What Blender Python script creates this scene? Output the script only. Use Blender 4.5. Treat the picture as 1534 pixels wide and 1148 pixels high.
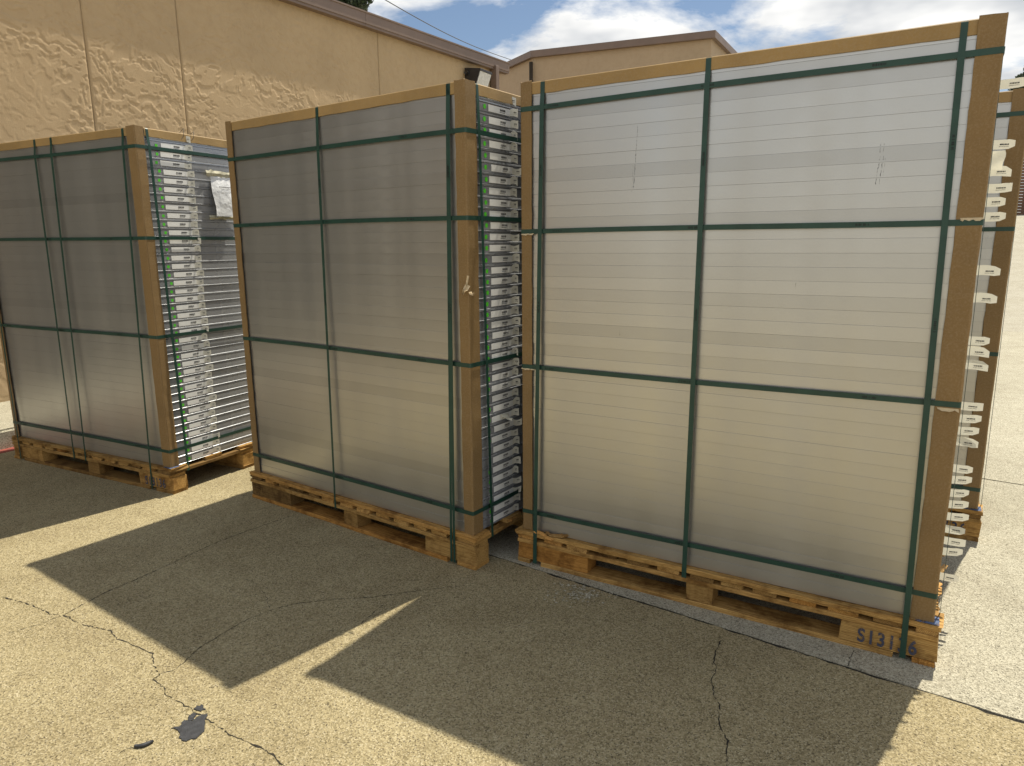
import bpy, bmesh, math, random
import numpy as np
from mathutils import Matrix, Vector
for o in list(bpy.data.objects): bpy.data.objects.remove(o)
scene = bpy.context.scene
COL = scene.collection
R = math.radians
rnd = random.Random(7)

# ------------------------------------------------------------------ camera, sky, sun, exposure
CAM = Vector((0, 0, 1.5)); FPX = 1037.54; PITCH = 0.19869; ROLL = -0.0084
_x0 = Vector((1, 0, 0)); _u0 = Vector((0, math.sin(PITCH), math.cos(PITCH))); FW = Vector((0, math.cos(PITCH), -math.sin(PITCH)))
RT = math.cos(ROLL) * _x0 + math.sin(ROLL) * _u0
UP = -math.sin(ROLL) * _x0 + math.cos(ROLL) * _u0
cd = bpy.data.cameras.new('camera'); cam = bpy.data.objects.new('camera', cd); COL.objects.link(cam)
cd.sensor_width = 36; cd.lens = 36 * FPX / 1534; cd.clip_start = 0.05; cd.clip_end = 2000
m = Matrix((RT, UP, -FW)).transposed().to_4x4(); m.translation = CAM; cam.matrix_world = m
scene.camera = cam

SUN_AZ = 48.3     # from +x, counter-clockwise
SUN_EL = 61.0
world = bpy.data.worlds.new('World'); scene.world = world; world.use_nodes = True
nt = world.node_tree; nt.nodes.clear()
def N(t, kind, **kw):
    n = t.nodes.new(kind)
    for k, v in kw.items(): setattr(n, k, v)
    return n
wo = N(nt, 'ShaderNodeOutputWorld'); bg = N(nt, 'ShaderNodeBackground')
sky = N(nt, 'ShaderNodeTexSky', sky_type='NISHITA', sun_disc=False, sun_elevation=R(SUN_EL), sun_rotation=R(90 - SUN_AZ))
sky.air_density = 1.0; sky.dust_density = 0.5; sky.ozone_density = 1.3
tc = N(nt, 'ShaderNodeTexCoord')
sep = N(nt, 'ShaderNodeSeparateXYZ'); smap = N(nt, 'ShaderNodeMapping', vector_type='POINT'); smap.inputs['Rotation'].default_value = (0, 0, R(8)); nt.links.new(tc.outputs['Generated'], smap.inputs[0]); nt.links.new(smap.outputs[0], sep.inputs[0])
ad = N(nt, 'ShaderNodeMath', operation='ADD'); ad.inputs[1].default_value = 0.16
mx = N(nt, 'ShaderNodeMath', operation='MAXIMUM'); mx.inputs[1].default_value = 0.02
nt.links.new(sep.outputs['Z'], mx.inputs[0]); nt.links.new(mx.outputs[0], ad.inputs[0])
dx = N(nt, 'ShaderNodeMath', operation='DIVIDE'); dy = N(nt, 'ShaderNodeMath', operation='DIVIDE')
for d, s in ((dx, 'X'), (dy, 'Y')):
    nt.links.new(sep.outputs[s], d.inputs[0]); nt.links.new(ad.outputs[0], d.inputs[1])
cmb = N(nt, 'ShaderNodeCombineXYZ'); nt.links.new(dx.outputs[0], cmb.inputs['X']); nt.links.new(dy.outputs[0], cmb.inputs['Y'])
CLOUD_Z = 19.58
cmb.inputs['Z'].default_value = CLOUD_Z
cn = N(nt, 'ShaderNodeTexNoise'); cn.inputs['Scale'].default_value = 1.55; cn.inputs['Detail'].default_value = 7; cn.inputs['Roughness'].default_value = 0.60; cn.inputs['Distortion'].default_value = 0.25
nt.links.new(cmb.outputs[0], cn.inputs['Vector'])
cr = N(nt, 'ShaderNodeValToRGB'); cr.color_ramp.elements[0].position = 0.39; cr.color_ramp.elements[1].position = 0.52
nt.links.new(cn.outputs['Fac'], cr.inputs[0])
cn2 = N(nt, 'ShaderNodeTexNoise'); cn2.inputs['Scale'].default_value = 2.6; cn2.inputs['Detail'].default_value = 4
nt.links.new(cmb.outputs[0], cn2.inputs['Vector'])
cr2 = N(nt, 'ShaderNodeValToRGB'); cr2.color_ramp.elements[0].position = 0.36; cr2.color_ramp.elements[1].position = 0.60
cr2.color_ramp.elements[0].color = (6.4, 6.7, 7.1, 1); cr2.color_ramp.elements[1].color = (11.6, 11.5, 11.2, 1)
nt.links.new(cn2.outputs['Fac'], cr2.inputs[0])
mix = N(nt, 'ShaderNodeMixRGB'); nt.links.new(cr.outputs['Color'], mix.inputs['Fac'])
nt.links.new(sky.outputs[0], mix.inputs['Color1']); nt.links.new(cr2.outputs['Color'], mix.inputs['Color2'])
nt.links.new(mix.outputs[0], bg.inputs['Color']); bg.inputs['Strength'].default_value = 0.078
nt.links.new(bg.outputs[0], wo.inputs['Surface'])

sl = bpy.data.lights.new('sun', 'SUN'); sun = bpy.data.objects.new('sun', sl); COL.objects.link(sun)
sl.energy = 5.0; sl.angle = R(0.6); sl.color = (1.0, 0.93, 0.78)
sd = Vector((math.cos(R(SUN_AZ)) * math.cos(R(SUN_EL)), math.sin(R(SUN_AZ)) * math.cos(R(SUN_EL)), math.sin(R(SUN_EL))))
sun.rotation_euler = (-sd).to_track_quat('-Z', 'Y').to_euler(); sun.location = (6, 8, 14)
vs = scene.view_settings; vs.view_transform = 'Standard'; vs.look = 'None'; vs.gamma = 1; vs.exposure = 0.25; vs.use_curve_mapping = False

# ------------------------------------------------------------------ helpers
def ray(px, py):
    return ((px - 767) / FPX) * RT + (-(py - 574) / FPX) * UP + FW
def hz(px, py, z=0.0):
    d = ray(px, py); t = (z - CAM.z) / d.z; return CAM + t * d
def tag(o, label=None, cat=None, group=None, kind=None):
    if label: o['label'] = label
    if cat: o['category'] = cat
    if group: o['group'] = group
    if kind: o['kind'] = kind
    return o
def mk(name, V, F, smooth=False):
    me = bpy.data.meshes.new(name); me.from_pydata([tuple(v) for v in V], [], F); me.update()
    if smooth:
        for p in me.polygons: p.use_smooth = True
    return me
def ob(name, me, mat=None, parent=None, loc=(0, 0, 0), rot=(0, 0, 0)):
    o = bpy.data.objects.new(name, me); COL.objects.link(o)
    if mat is not None and me is not None and not me.materials: me.materials.append(mat)
    o.parent = parent; o.location = loc; o.rotation_euler = rot
    return o
def empty(name, loc=(0, 0, 0), rz=0):
    o = bpy.data.objects.new(name, None); COL.objects.link(o); o.location = loc; o.rotation_euler = (0, 0, rz); o.empty_display_size = .1
    return o
BOXF = [(0, 3, 2, 1), (4, 5, 6, 7), (0, 1, 5, 4), (1, 2, 6, 5), (2, 3, 7, 6), (3, 0, 4, 7)]
def box(V, F, x0, x1, y0, y1, z0, z1):
    b = len(V)
    V += [(x0, y0, z0), (x1, y0, z0), (x1, y1, z0), (x0, y1, z0), (x0, y0, z1), (x1, y0, z1), (x1, y1, z1), (x0, y1, z1)]
    F += [tuple(b + i for i in f) for f in BOXF]
def boxme(name, x0, x1, y0, y1, z0, z1, bev=0):
    V, F = [], []; box(V, F, x0, x1, y0, y1, z0, z1); me = mk(name, V, F)
    if bev:
        bm = bmesh.new(); bm.from_mesh(me); bmesh.ops.bevel(bm, geom=bm.edges[:], offset=bev, segments=1, affect='EDGES'); bm.to_mesh(me); bm.free()
    return me
def prism(V, F, poly, z0, z1):
    b = len(V); n = len(poly)
    V += [(p[0], p[1], z0) for p in poly] + [(p[0], p[1], z1) for p in poly]
    F.append(tuple(b + i for i in reversed(range(n)))); F.append(tuple(b + n + i for i in range(n)))
    for i in range(n):
        j = (i + 1) % n; F.append((b + i, b + j, b + n + j, b + n + i))
def tubeme(name, pts, rad, n=6):
    V, F = [], []; pts = [Vector(p) for p in pts]
    for i, p in enumerate(pts):
        t = (pts[min(i + 1, len(pts) - 1)] - pts[max(i - 1, 0)]).normalized()
        a = t.cross(Vector((0, 0, 1)) if abs(t.z) < .9 else Vector((1, 0, 0))).normalized(); b = t.cross(a)
        r = rad[i] if isinstance(rad, (list, tuple)) else rad
        for k in range(n):
            an = 2 * math.pi * k / n; V.append(p + r * (math.cos(an) * a + math.sin(an) * b))
    for i in range(len(pts) - 1):
        for k in range(n):
            F.append((i * n + k, i * n + (k + 1) % n, (i + 1) * n + (k + 1) % n, (i + 1) * n + k))
    F.append(tuple(range(n))); F.append(tuple((len(pts) - 1) * n + k for k in reversed(range(n))))
    return mk(name, V, F, True)

# ------------------------------------------------------------------ materials
def mat(name):
    ma = bpy.data.materials.new(name); ma.use_nodes = True
    t = ma.node_tree; return ma, t, t.nodes['Principled BSDF']
def L(t, a, b): t.links.new(a, b)
def ramp(t, fac, stops, interp='LINEAR'):
    r = N(t, 'ShaderNodeValToRGB'); r.color_ramp.interpolation = interp
    e = r.color_ramp.elements
    while len(e) < len(stops): e.new(0.5)
    for i, (p, c) in enumerate(stops): e[i].position = p; e[i].color = (c[0], c[1], c[2], 1) if isinstance(c, (tuple, list)) else (c, c, c, 1)
    L(t, fac, r.inputs[0]); return r.outputs['Color']
def noise(t, vec, scale, detail=4, rough=.55, dist=0):
    n = N(t, 'ShaderNodeTexNoise'); n.inputs['Scale'].default_value = scale; n.inputs['Detail'].default_value = detail
    n.inputs['Roughness'].default_value = rough; n.inputs['Distortion'].default_value = dist
    if vec is not None: L(t, vec, n.inputs['Vector'])
    return n.outputs['Fac']
def mixc(t, fac, a, b, mode='MIX'):
    x = N(t, 'ShaderNodeMixRGB', blend_type=mode)
    for s, v in (('Fac', fac), ('Color1', a), ('Color2', b)):
        if isinstance(v, (int, float)): x.inputs[s].default_value = v if s == 'Fac' else (v, v, v, 1)
        elif isinstance(v, tuple): x.inputs[s].default_value = (*v, 1)
        else: L(t, v, x.inputs[s])
    return x.outputs[0]
def bump(t, h, strength, dist, bs):
    b = N(t, 'ShaderNodeBump'); b.inputs['Strength'].default_value = strength; b.inputs['Distance'].default_value = dist
    L(t, h, b.inputs['Height']); L(t, b.outputs[0], bs.inputs['Normal']); return b
def wcoord(t):
    g = N(t, 'ShaderNodeNewGeometry'); return g.outputs['Position']
def ocoord(t, scale=None):
    c = N(t, 'ShaderNodeTexCoord'); v = c.outputs['Object']
    if scale:
        mp = N(t, 'ShaderNodeMapping'); mp.inputs['Scale'].default_value = scale; L(t, v, mp.inputs[0]); v = mp.outputs[0]
    return v
def simple(name, col, rough=.6, metal=0, var=.12, vs_=9, bumpd=0):
    ma, t, b = mat(name); v = ocoord(t)
    c = ramp(t, noise(t, v, vs_, 5), [(.3, tuple(x * (1 - var) for x in col)), (.7, tuple(min(1, x * (1 + var)) for x in col))])
    L(t, c, b.inputs['Base Color']); b.inputs['Roughness'].default_value = rough; b.inputs['Metallic'].default_value = metal
    if bumpd: bump(t, noise(t, v, vs_ * 6, 5), .5, bumpd, b)
    return ma

def concrete(name, c_lo, c_hi, pale, dark, stain):
    ma, t, b = mat(name); p = wcoord(t)
    v1 = N(t, 'ShaderNodeTexVoronoi'); v1.inputs['Scale'].default_value = 165; L(t, p, v1.inputs['Vector'])
    v2 = N(t, 'ShaderNodeTexVoronoi'); v2.inputs['Scale'].default_value = 270; L(t, p, v2.inputs['Vector'])
    sepc = N(t, 'ShaderNodeSeparateColor'); L(t, v1.outputs['Color'], sepc.inputs[0])
    sep2 = N(t, 'ShaderNodeSeparateColor'); L(t, v2.outputs['Color'], sep2.inputs[0])
    base = ramp(t, sepc.outputs[0], [(0, c_lo), (.5, tuple((a + c) / 2 for a, c in zip(c_lo, c_hi))), (1, c_hi)])
    base = mixc(t, ramp(t, sep2.outputs[1], [(.90, 0.), (.93, .8)]), base, dark)
    base = mixc(t, ramp(t, sep2.outputs[2], [(.88, 0.), (.93, .7)]), base, pale)
    base = mixc(t, ramp(t, noise(t, p, 380, 2, .7), [(.33, .45), (.47, 0.)]), base, dark)
    # stains and worn areas
    big = noise(t, p, .9, 4, .6, .6)
    base = mixc(t, ramp(t, big, [(.35, .45), (.6, 0.)]), base, stain, 'MULTIPLY')
    med = noise(t, p, 5, 4, .65)
    base = mixc(t, ramp(t, med, [(.3, .28), (.55, 0.)]), base, (.55, .5, .45), 'MULTIPLY')
    base = mixc(t, ramp(t, noise(t, p, 17, 3, .6), [(.62, 0.), (.8, .25)]), base, pale)
    L(t, base, b.inputs['Base Color']); b.inputs['Roughness'].default_value = .88; b.inputs['Specular IOR Level'].default_value = .3
    bump(t, v1.outputs['Distance'], .5, .006, b)
    return ma
M = {}
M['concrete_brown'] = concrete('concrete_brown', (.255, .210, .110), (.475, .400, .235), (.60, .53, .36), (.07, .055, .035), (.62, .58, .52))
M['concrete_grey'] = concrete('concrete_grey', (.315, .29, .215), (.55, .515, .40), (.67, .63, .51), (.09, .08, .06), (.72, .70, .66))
M['concrete_far'] = concrete('concrete_far', (.34, .315, .25), (.50, .47, .385), (.60, .57, .48), (.2, .18, .13), (.8, .78, .72))

def alu(name, base, metal, rough):
    ma, t, b = mat(name); v = ocoord(t, (1, 1, 1))
    oi = N(t, 'ShaderNodeObjectInfo')
    c = ramp(t, oi.outputs['Random'], [(0, tuple(x * .88 for x in base)), (.15, tuple(x * .97 for x in base)), (1, base)])
    c = mixc(t, ramp(t, noise(t, v, 2.2, 2, .6), [(.35, .14), (.6, 0.)]), c, (.6, .56, .5), 'MULTIPLY')
    L(t, c, b.inputs['Base Color']); b.inputs['Metallic'].default_value = metal
    r = ramp(t, noise(t, v, 5, 2, .6), [(.3, rough - .04), (.7, rough + .06)])
    L(t, r, b.inputs['Roughness'])
    return ma
M['alu'] = alu('anodised_aluminium', (.575, .572, .555), .86, .34)
M['alu_end'] = alu('anodised_aluminium_ends', (.44, .455, .48), .42, .25)

def cardboard(name, col):
    ma, t, b = mat(name); v = ocoord(t)
    oi = N(t, 'ShaderNodeObjectInfo')
    c = ramp(t, noise(t, v, 4, 5, .6), [(.3, tuple(x * .78 for x in col)), (.65, col)])
    c = mixc(t, ramp(t, noise(t, v, 150, 3, .7), [(.35, .18), (.55, 0.)]), c, (.45, .36, .25))
    c = mixc(t, ramp(t, noise(t, v, 9, 7, .7), [(.66, 0.), (.72, .35)]), c, tuple(min(1, x * 1.5) for x in col))
    L(t, c, b.inputs['Base Color']); b.inputs['Roughness'].default_value = .62; b.inputs['Specular IOR Level'].default_value = .35
    bump(t, noise(t, v, 40, 4, .65), .25, .003, b)
    return ma
M['card'] = cardboard('brown_cardboard', (.275, .172, .068))
M['card_edge'] = cardboard('tan_cardboard', (.42, .27, .105))
M['card_torn'] = simple('torn_cardboard', (.62, .50, .32), .9, 0, .2, 60, .002)

def wood(name, pale, mid, dark):
    ma, t, b = mat(name)
    tc_ = N(t, 'ShaderNodeTexCoord'); oi = N(t, 'ShaderNodeObjectInfo')
    sc = N(t, 'ShaderNodeVectorMath', operation='SCALE'); sc.inputs['Scale'].default_value = 3.0
    cx = N(t, 'ShaderNodeCombineXYZ')
    m1 = N(t, 'ShaderNodeMath', operation='MULTIPLY'); m1.inputs[1].default_value = 37.7; L(t, oi.outputs['Random'], m1.inputs[0])
    m2 = N(t, 'ShaderNodeMath', operation='SINE'); L(t, m1.outputs[0], m2.inputs[0])
    m3 = N(t, 'ShaderNodeMath', operation='MULTIPLY'); m3.inputs[1].default_value = .06; L(t, m2.outputs[0], m3.inputs[0])
    L(t, m1.outputs[0], cx.inputs['X']); L(t, m3.outputs[0], cx.inputs['Y']); cx.inputs['Z'].default_value = .04
    av = N(t, 'ShaderNodeVectorMath', operation='ADD'); L(t, tc_.outputs['Object'], av.inputs[0]); L(t, cx.outputs[0], av.inputs[1])
    # compress along the grain (x)
    mp = N(t, 'ShaderNodeMapping'); mp.inputs['Scale'].default_value = (.12, 1, 1); L(t, av.outputs[0], mp.inputs[0])
    w = N(t, 'ShaderNodeTexWave', wave_type='RINGS', rings_direction='X'); w.inputs['Scale'].default_value = 62; w.inputs['Distortion'].default_value = 6.5; w.inputs['Detail'].default_value = 4; w.inputs['Detail Scale'].default_value = 1.4; w.inputs['Detail Roughness'].default_value = .6
    L(t, mp.outputs[0], w.inputs['Vector'])
    c = mixc(t, .45, ramp(t, w.outputs['Fac'], [(.0, dark), (.3, mid), (.9, pale)]), mid)
    fib = N(t, 'ShaderNodeMapping'); fib.inputs['Scale'].default_value = (6, 160, 160); L(t, av.outputs[0], fib.inputs[0])
    c = mixc(t, ramp(t, noise(t, fib.outputs[0], 1, 4, .7), [(.3, .8), (.55, 0.)]), c, (.45, .36, .26), 'MULTIPLY')
    tone = ramp(t, oi.outputs['Random'], [(0, (.42, .40, .38)), (.2, (.62, .55, .46)), (.45, (.95, .90, .80)), (.75, (1.15, 1.05, .90)), (1, (1.0, .76, .48))])
    c = mixc(t, 1.0, c, tone, 'MULTIPLY')
    # knots and grime
    kn = N(t, 'ShaderNodeMapping'); kn.inputs['Scale'].default_value = (1, 2, 2); L(t, av.outputs[0], kn.inputs[0])
    c = mixc(t, ramp(t, noise(t, kn.outputs[0], 9, 2, .4), [(.71, 0.), (.76, .8)]), c, (.13, .06, .02))
    c = mixc(t, ramp(t, noise(t, av.outputs[0], 9, 5, .7), [(.34, .85), (.54, 0.)]), c, (.35, .28, .2), 'MULTIPLY')
    L(t, c, b.inputs['Base Color']); b.inputs['Roughness'].default_value = .78; b.inputs['Specular IOR Level'].default_value = .25
    bump(t, mixc(t, .5, w.outputs['Fac'], noise(t, fib.outputs[0], 1, 4, .7)), .3, .0018, b)
    return ma
M['wood'] = wood('pine_wood', (.60, .415, .175), (.47, .300, .108), (.27, .152, .050))
M['wood_split'] = wood('split_pine', (.70, .50, .25), (.60, .40, .17), (.42, .25, .09))
M['strap'] = simple('green_strap', (.016, .058, .042), .42, 0, .18, 14, .0008)
M['strap_ink'] = simple('strap_ink', (.006, .014, .012), .6)
M['label'] = simple('label_paper', (.86, .86, .84), .55, 0, .04, 20)
M['ink'] = simple('label_ink', (.03, .03, .035), .7, 0, .3, 300)
M['green_dot'] = simple('green_dot', (.10, .62, .03), .5, 0, .1, 30)
M['fascia'] = simple('brown_fascia', (.185, .130, .102), .5, 0, .10, 3, .002)
M['lamp_dark'] = simple('lamp_housing', (.028, .026, .028), .45, 0, .2, 8)
M['steel_dark'] = simple('dark_cable', (.03, .03, .032), .5)
M['tar'] = simple('tar', (.035, .036, .04), .55, 0, .35, 60, .003)
M['crack'] = simple('crack_dirt', (.022, .018, .012), .95, 0, .4, 90, .003)
M['roof'] = simple('roof_felt', (.30, .27, .24), .9, 0, .15, 5)
M['red_paint'] = simple('red_kerb_paint', (.30, .07, .05), .8, 0, .35, 20)
M['fence'] = simple('brown_fence_slat', (.16, .085, .05), .6, 0, .15, 12)
M['bark'] = simple('bark', (.10, .075, .055), .9, 0, .35, 14, .02)
# peeling cream backing of the labels: thin paper, lets some light through
def paper(name, col, trans=.28):
    ma, t, b = mat(name); L(t, ramp(t, noise(t, ocoord(t), 40, 4), [(.3, tuple(x * .9 for x in col)), (.7, col)]), b.inputs['Base Color'])
    b.inputs['Roughness'].default_value = .7
    tr = N(t, 'ShaderNodeBsdfTranslucent'); tr.inputs['Color'].default_value = (*col, 1)
    mixs = N(t, 'ShaderNodeMixShader'); mixs.inputs[0].default_value = trans
    L(t, b.outputs[0], mixs.inputs[1]); L(t, tr.outputs[0], mixs.inputs[2])
    L(t, mixs.outputs[0], t.nodes['Material Output'].inputs['Surface']); return ma
M['paper'] = paper('label_flap_paper', (.86, .83, .70))
M['flap'] = paper('label_curl_paper', (.90, .88, .78), .08)
M['tape'] = paper('yellowed_tape', (.74, .70, .52))
def stencil(name, col, lo, hi, sc):
    ma, t, b = mat(name); b.inputs['Base Color'].default_value = (*col, 1); b.inputs['Roughness'].default_value = .85
    tr = N(t, 'ShaderNodeBsdfTransparent'); ms = N(t, 'ShaderNodeMixShader')
    L(t, ramp(t, noise(t, ocoord(t), sc, 5, .7), [(lo, 0.), (hi, .85)]), ms.inputs[0]); L(t, tr.outputs[0], ms.inputs[1]); L(t, b.outputs[0], ms.inputs[2])
    L(t, ms.outputs[0], t.nodes['Material Output'].inputs['Surface']); return ma
M['stencil'] = stencil('stencil_blue', (.035, .055, .11), .30, .46, 70)
M['stamp'] = stencil('stamp_brown', (.06, .03, .015), .40, .55, 120)
M['blue_paint'] = stencil('blue_paint', (.12, .17, .30), .34, .50, 30)
M['scuff'] = stencil('scuff_black', (.03, .03, .03), .42, .56, 90)
def lens(name):
    ma, t, b = mat(name); v = ocoord(t)
    L(t, ramp(t, noise(t, v, 30, 3), [(.3, (.55, .56, .57)), (.7, (.72, .73, .74))]), b.inputs['Base Color']); b.inputs['Roughness'].default_value = .18
    b.inputs['Specular IOR Level'].default_value = .6; bump(t, noise(t, v, 60, 2), .4, .004, b); return ma
M['lens'] = lens('lamp_lens')
def pouchm():
    ma, t, b = mat('clear_pouch'); v = ocoord(t)
    L(t, ramp(t, noise(t, v, 25, 4), [(.3, (.78, .79, .80)), (.7, (.90, .91, .92))]), b.inputs['Base Color']); b.inputs['Roughness'].default_value = .15
    b.inputs['Coat Weight'].default_value = .5; bump(t, noise(t, v, 28, 4, .6), .6, .01, b); return ma
M['pouch'] = pouchm()
def stucco(name, col, fine=.5):
    ma, t, b = mat(name); v = wcoord(t)
    c = ramp(t, noise(t, v, 1.3, 6, .6), [(.3, tuple(x * .9 for x in col)), (.7, col)])
    c = mixc(t, ramp(t, noise(t, v, 11, 6, .65), [(.3, .25), (.55, 0.)]), c, (.75, .68, .6), 'MULTIPLY')
    L(t, c, b.inputs['Base Color']); b.inputs['Roughness'].default_value = .8; b.inputs['Specular IOR Level'].default_value = .25
    bump(t, noise(t, v, 130, 4, .6), fine, .004, b); return ma
M['stucco'] = stucco('tan_stucco', (.50, .372, .226))
M['stucco_far'] = stucco('tan_stucco_far', (.46, .35, .235), .3)
def leafm(name, col):
    ma, t, b = mat(name); oi = N(t, 'ShaderNodeNewGeometry')
    L(t, ramp(t, oi.outputs['Random Per Island'], [(0, tuple(x * .6 for x in col)), (1, tuple(x * 1.35 for x in col))]), b.inputs['Base Color'])
    b.inputs['Roughness'].default_value = .6; return ma
M['leaf'] = leafm('dark_leaf', (.035, .055, .022))

# ------------------------------------------------------------------ ground
V, F = [], []; n = 48
poly = [(400 * math.cos(2 * math.pi * k / n), 400 * math.sin(2 * math.pi * k / n)) for k in range(n)]
prism(V, F, poly, -.3, -.035)
tag(ob('ground', mk('ground', V, F), M['concrete_far']), kind='structure')
A = hz(790, 850); Bp = hz(1534, 1085)
jd = Vector((Bp.x - A.x, Bp.y - A.y, 0)).normalized()       # along the joint
jn = Vector((-jd.y, jd.x, 0))                               # away from the camera
def jag(p0, p1, step, amp, seed):
    r = random.Random(seed); d = (p1 - p0); n = int(d.length / step); t = d.normalized(); nn = Vector((-t.y, t.x, 0)); out = []; w = 0
    for i in range(n + 1):
        w = w * .7 + r.gauss(0, amp) * .5; out.append(p0 + d * (i / n) + nn * (w + r.uniform(-amp, amp) * .4))
    return out
J0 = A - jd * 14; J1 = A + jd * 14; JL = A - jd * .9
near_edge = jag(JL, J1, .025, .0055, 1); far_edge = jag(JL + jn * .013 + jd * .01, J1 + jn * .013, .03, .0025, 2)
def slab(name, poly, z, mat_):
    bm = bmesh.new(); vs_ = [bm.verts.new((p.x, p.y, z)) for p in poly]; f = bm.faces.new(vs_)
    if f.normal.z < 0: f.normal_flip()
    r = bmesh.ops.extrude_face_region(bm, geom=[f]); 
    for v in [e for e in r['geom'] if isinstance(e, bmesh.types.BMVert)]: v.co.z = z
    for v in vs_: v.co.z = -.034
    bmesh.ops.recalc_face_normals(bm, faces=bm.faces[:])
    me = bpy.data.meshes.new(name); bm.to_mesh(me); bm.free()
    return tag(ob(name, me, mat_), kind='structure')
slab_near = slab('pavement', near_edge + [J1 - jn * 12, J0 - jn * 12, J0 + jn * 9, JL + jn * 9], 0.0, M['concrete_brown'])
V, F = [], []; box(V, F, 0, (J1 - JL).length, -.03, .04, -.034, -.003)
ob('joint_filler', mk('joint_filler', V, F), M['crack'], slab_near, JL, (0, 0, math.atan2(jd.y, jd.x)))
# far slab, with its own far joint at about 2.2 m, then another
K0 = hz(1473, 718.5); kd = jd
gap2 = (K0 - A).dot(jn)
e2 = jag(JL + jd * .01 + jn * gap2, J1 + jn * gap2, .05, .0025, 3)
e2b = jag(JL + jd * .01 + jn * (gap2 + .012), J1 + jn * (gap2 + .012), .05, .0025, 4)
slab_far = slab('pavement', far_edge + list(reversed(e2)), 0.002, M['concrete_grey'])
X0 = hz(1517, 497.5); gap3 = (X0 - A).dot(jn)
e3 = [J1 + jn * gap3, JL + jd * .01 + jn * gap3]
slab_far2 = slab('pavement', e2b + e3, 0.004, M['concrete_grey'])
# rising driveway beyond
g0 = J0 + jn * (gap3 + .02) + jd * 14.3; g1 = J1 + jn * (gap3 + .02) + jd * 14
V = []; F = []
for i in range(13):
    s = i / 12 * 17; z = 2.35 * (i / 12) ** 1.1
    for p in (g0, g1): V.append((p.x + jn.x * s, p.y + jn.y * s, z))
F = [(2 * i, 2 * i + 1, 2 * i + 3, 2 * i + 2) for i in range(12)]
b = len(V); V += [(v[0], v[1], -.1) for v in V]
F += [(2 * i, 2 * i + 2, b + 2 * i + 2, b + 2 * i) for i in range(12)] + [(24, 25, b + 25, b + 24)]
tag(ob('driveway', mk('driveway', V, F), M['concrete_far']), kind='structure')
# top landing behind the ramp with the fence on it
q0 = g0 + jn * 17; q1 = g1 + jn * 17
V, F = [], []; prism(V, F, [(q0.x, q0.y), (q1.x, q1.y), (q1.x + jn.x * 20, q1.y + jn.y * 20), (q0.x + jn.x * 20, q0.y + jn.y * 20)], -.1, 2.346)
tag(ob('terrace', mk('terrace', V, F), M['concrete_far']), kind='structure')

# cracks: thin dirt-filled lines in the pavement
def crack(pts, w, seed, parent, z=.0012, fill=6):
    r = random.Random(seed); P = [hz(*p) for p in pts]; Q = []
    for a, b_ in zip(P[:-1], P[1:]):
        n = max(2, int((b_ - a).length / .012)); t = (b_ - a).normalized(); nn = Vector((-t.y, t.x, 0))
        for i in range(n): Q.append(a + (b_ - a) * (i / n) + nn * r.gauss(0, .0022))
    Q.append(P[-1]); V, F = [], []
    for i, p in enumerate(Q):
        t = (Q[min(i + 1, len(Q) - 1)] - Q[max(i - 1, 0)]).normalized(); nn = Vector((-t.y, t.x, 0))
        ww = .78 * w * max(.25, r.gauss(.75, .45)) * (0.25 if i in (0, len(Q) - 1) else 1)
        V += [(p + nn * ww * .5 + Vector((0, 0, z))), (p - nn * ww * .5 + Vector((0, 0, z)))]
    for i in range(len(Q) - 1):
        if r.random() < .9: F.append((2 * i, 2 * i + 1, 2 * i + 3, 2 * i + 2))
    ob('crack', mk('crack', V, F), M['crack'], parent)
crack([(2, 894), (30, 902), (50, 908), (75, 920), (95, 922), (120, 935), (140, 940), (165, 945), (175, 958), (190, 962), (210, 972), (228, 980), (230, 1000), (240, 1012), (228, 1018), (245, 1030), (250, 1042), (275, 1055), (290, 1066), (312, 1080), (340, 1098), (370, 1112), (400, 1125), (428, 1150), (440, 1180)], .0055, 11, slab_near)
crack([(95, 922), (135, 900), (165, 885), (205, 868), (245, 850), (270, 838), (320, 815), (372, 795), (440, 772)], .005, 12, slab_near)
crack([(95, 922), (60, 935), (10, 950), (-40, 965)], .003, 13, slab_near)
crack([(240, 1010), (265, 1002), (300, 970), (350, 940), (370, 928), (405, 915), (440, 905), (500, 898), (560, 895), (630, 885), (690, 878)], .004, 14, slab_near)
crack([(405, 915), (397, 890), (380, 872), (365, 868)], .0025, 15, slab_near)
crack([(1077, 951), (1080, 960), (1072, 975), (1070, 990), (1073, 1005), (1065, 1020), (1070, 1040), (1078, 1060), (1076, 1085), (1090, 1110), (1088, 1160)], .0055, 16, slab_near)
crack([(540, 935), (560, 918), (575, 905)], .004, 17, slab_near)
crack([(176, 1132), (190, 1122), (203, 1120)], .004, 18, slab_near)
crack([(1268, 1000), (1275, 985), (1280, 975)], .003, 19, slab_far, .0035)
# chipped hollow by the joint, filled with loose grit
r = random.Random(5); V, F = [], []
for i in range(150):
    px, py = r.gauss(868, 22), r.gauss(888, 9); 
    if py < 872 + (px - 850) * .27: py += 12
    p = hz(px, py); s = r.uniform(.003, .009) * r.uniform(.6, 1.2); b = len(V)
    for k in range(6):
        d = [(1, 0, 0), (-1, 0, 0), (0, 1, 0), (0, -1, 0), (0, 0, 1), (0, 0, -.4)][k]
        V.append((p.x + d[0] * s * r.uniform(.6, 1.2), p.y + d[1] * s * r.uniform(.6, 1.2), .001 + d[2] * s * .6 + .3 * s))
    F += [tuple(b + j for j in f) for f in ((0, 2, 4), (2, 1, 4), (1, 3, 4), (3, 0, 4), (2, 0, 5), (1, 2, 5), (3, 1, 5), (0, 3, 5))]
tag(ob('grit', mk('grit', V, F), M['concrete_grey'], None), 'loose grit in the chipped concrete edge beside the slab joint', 'grit', kind='stuff')
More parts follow.
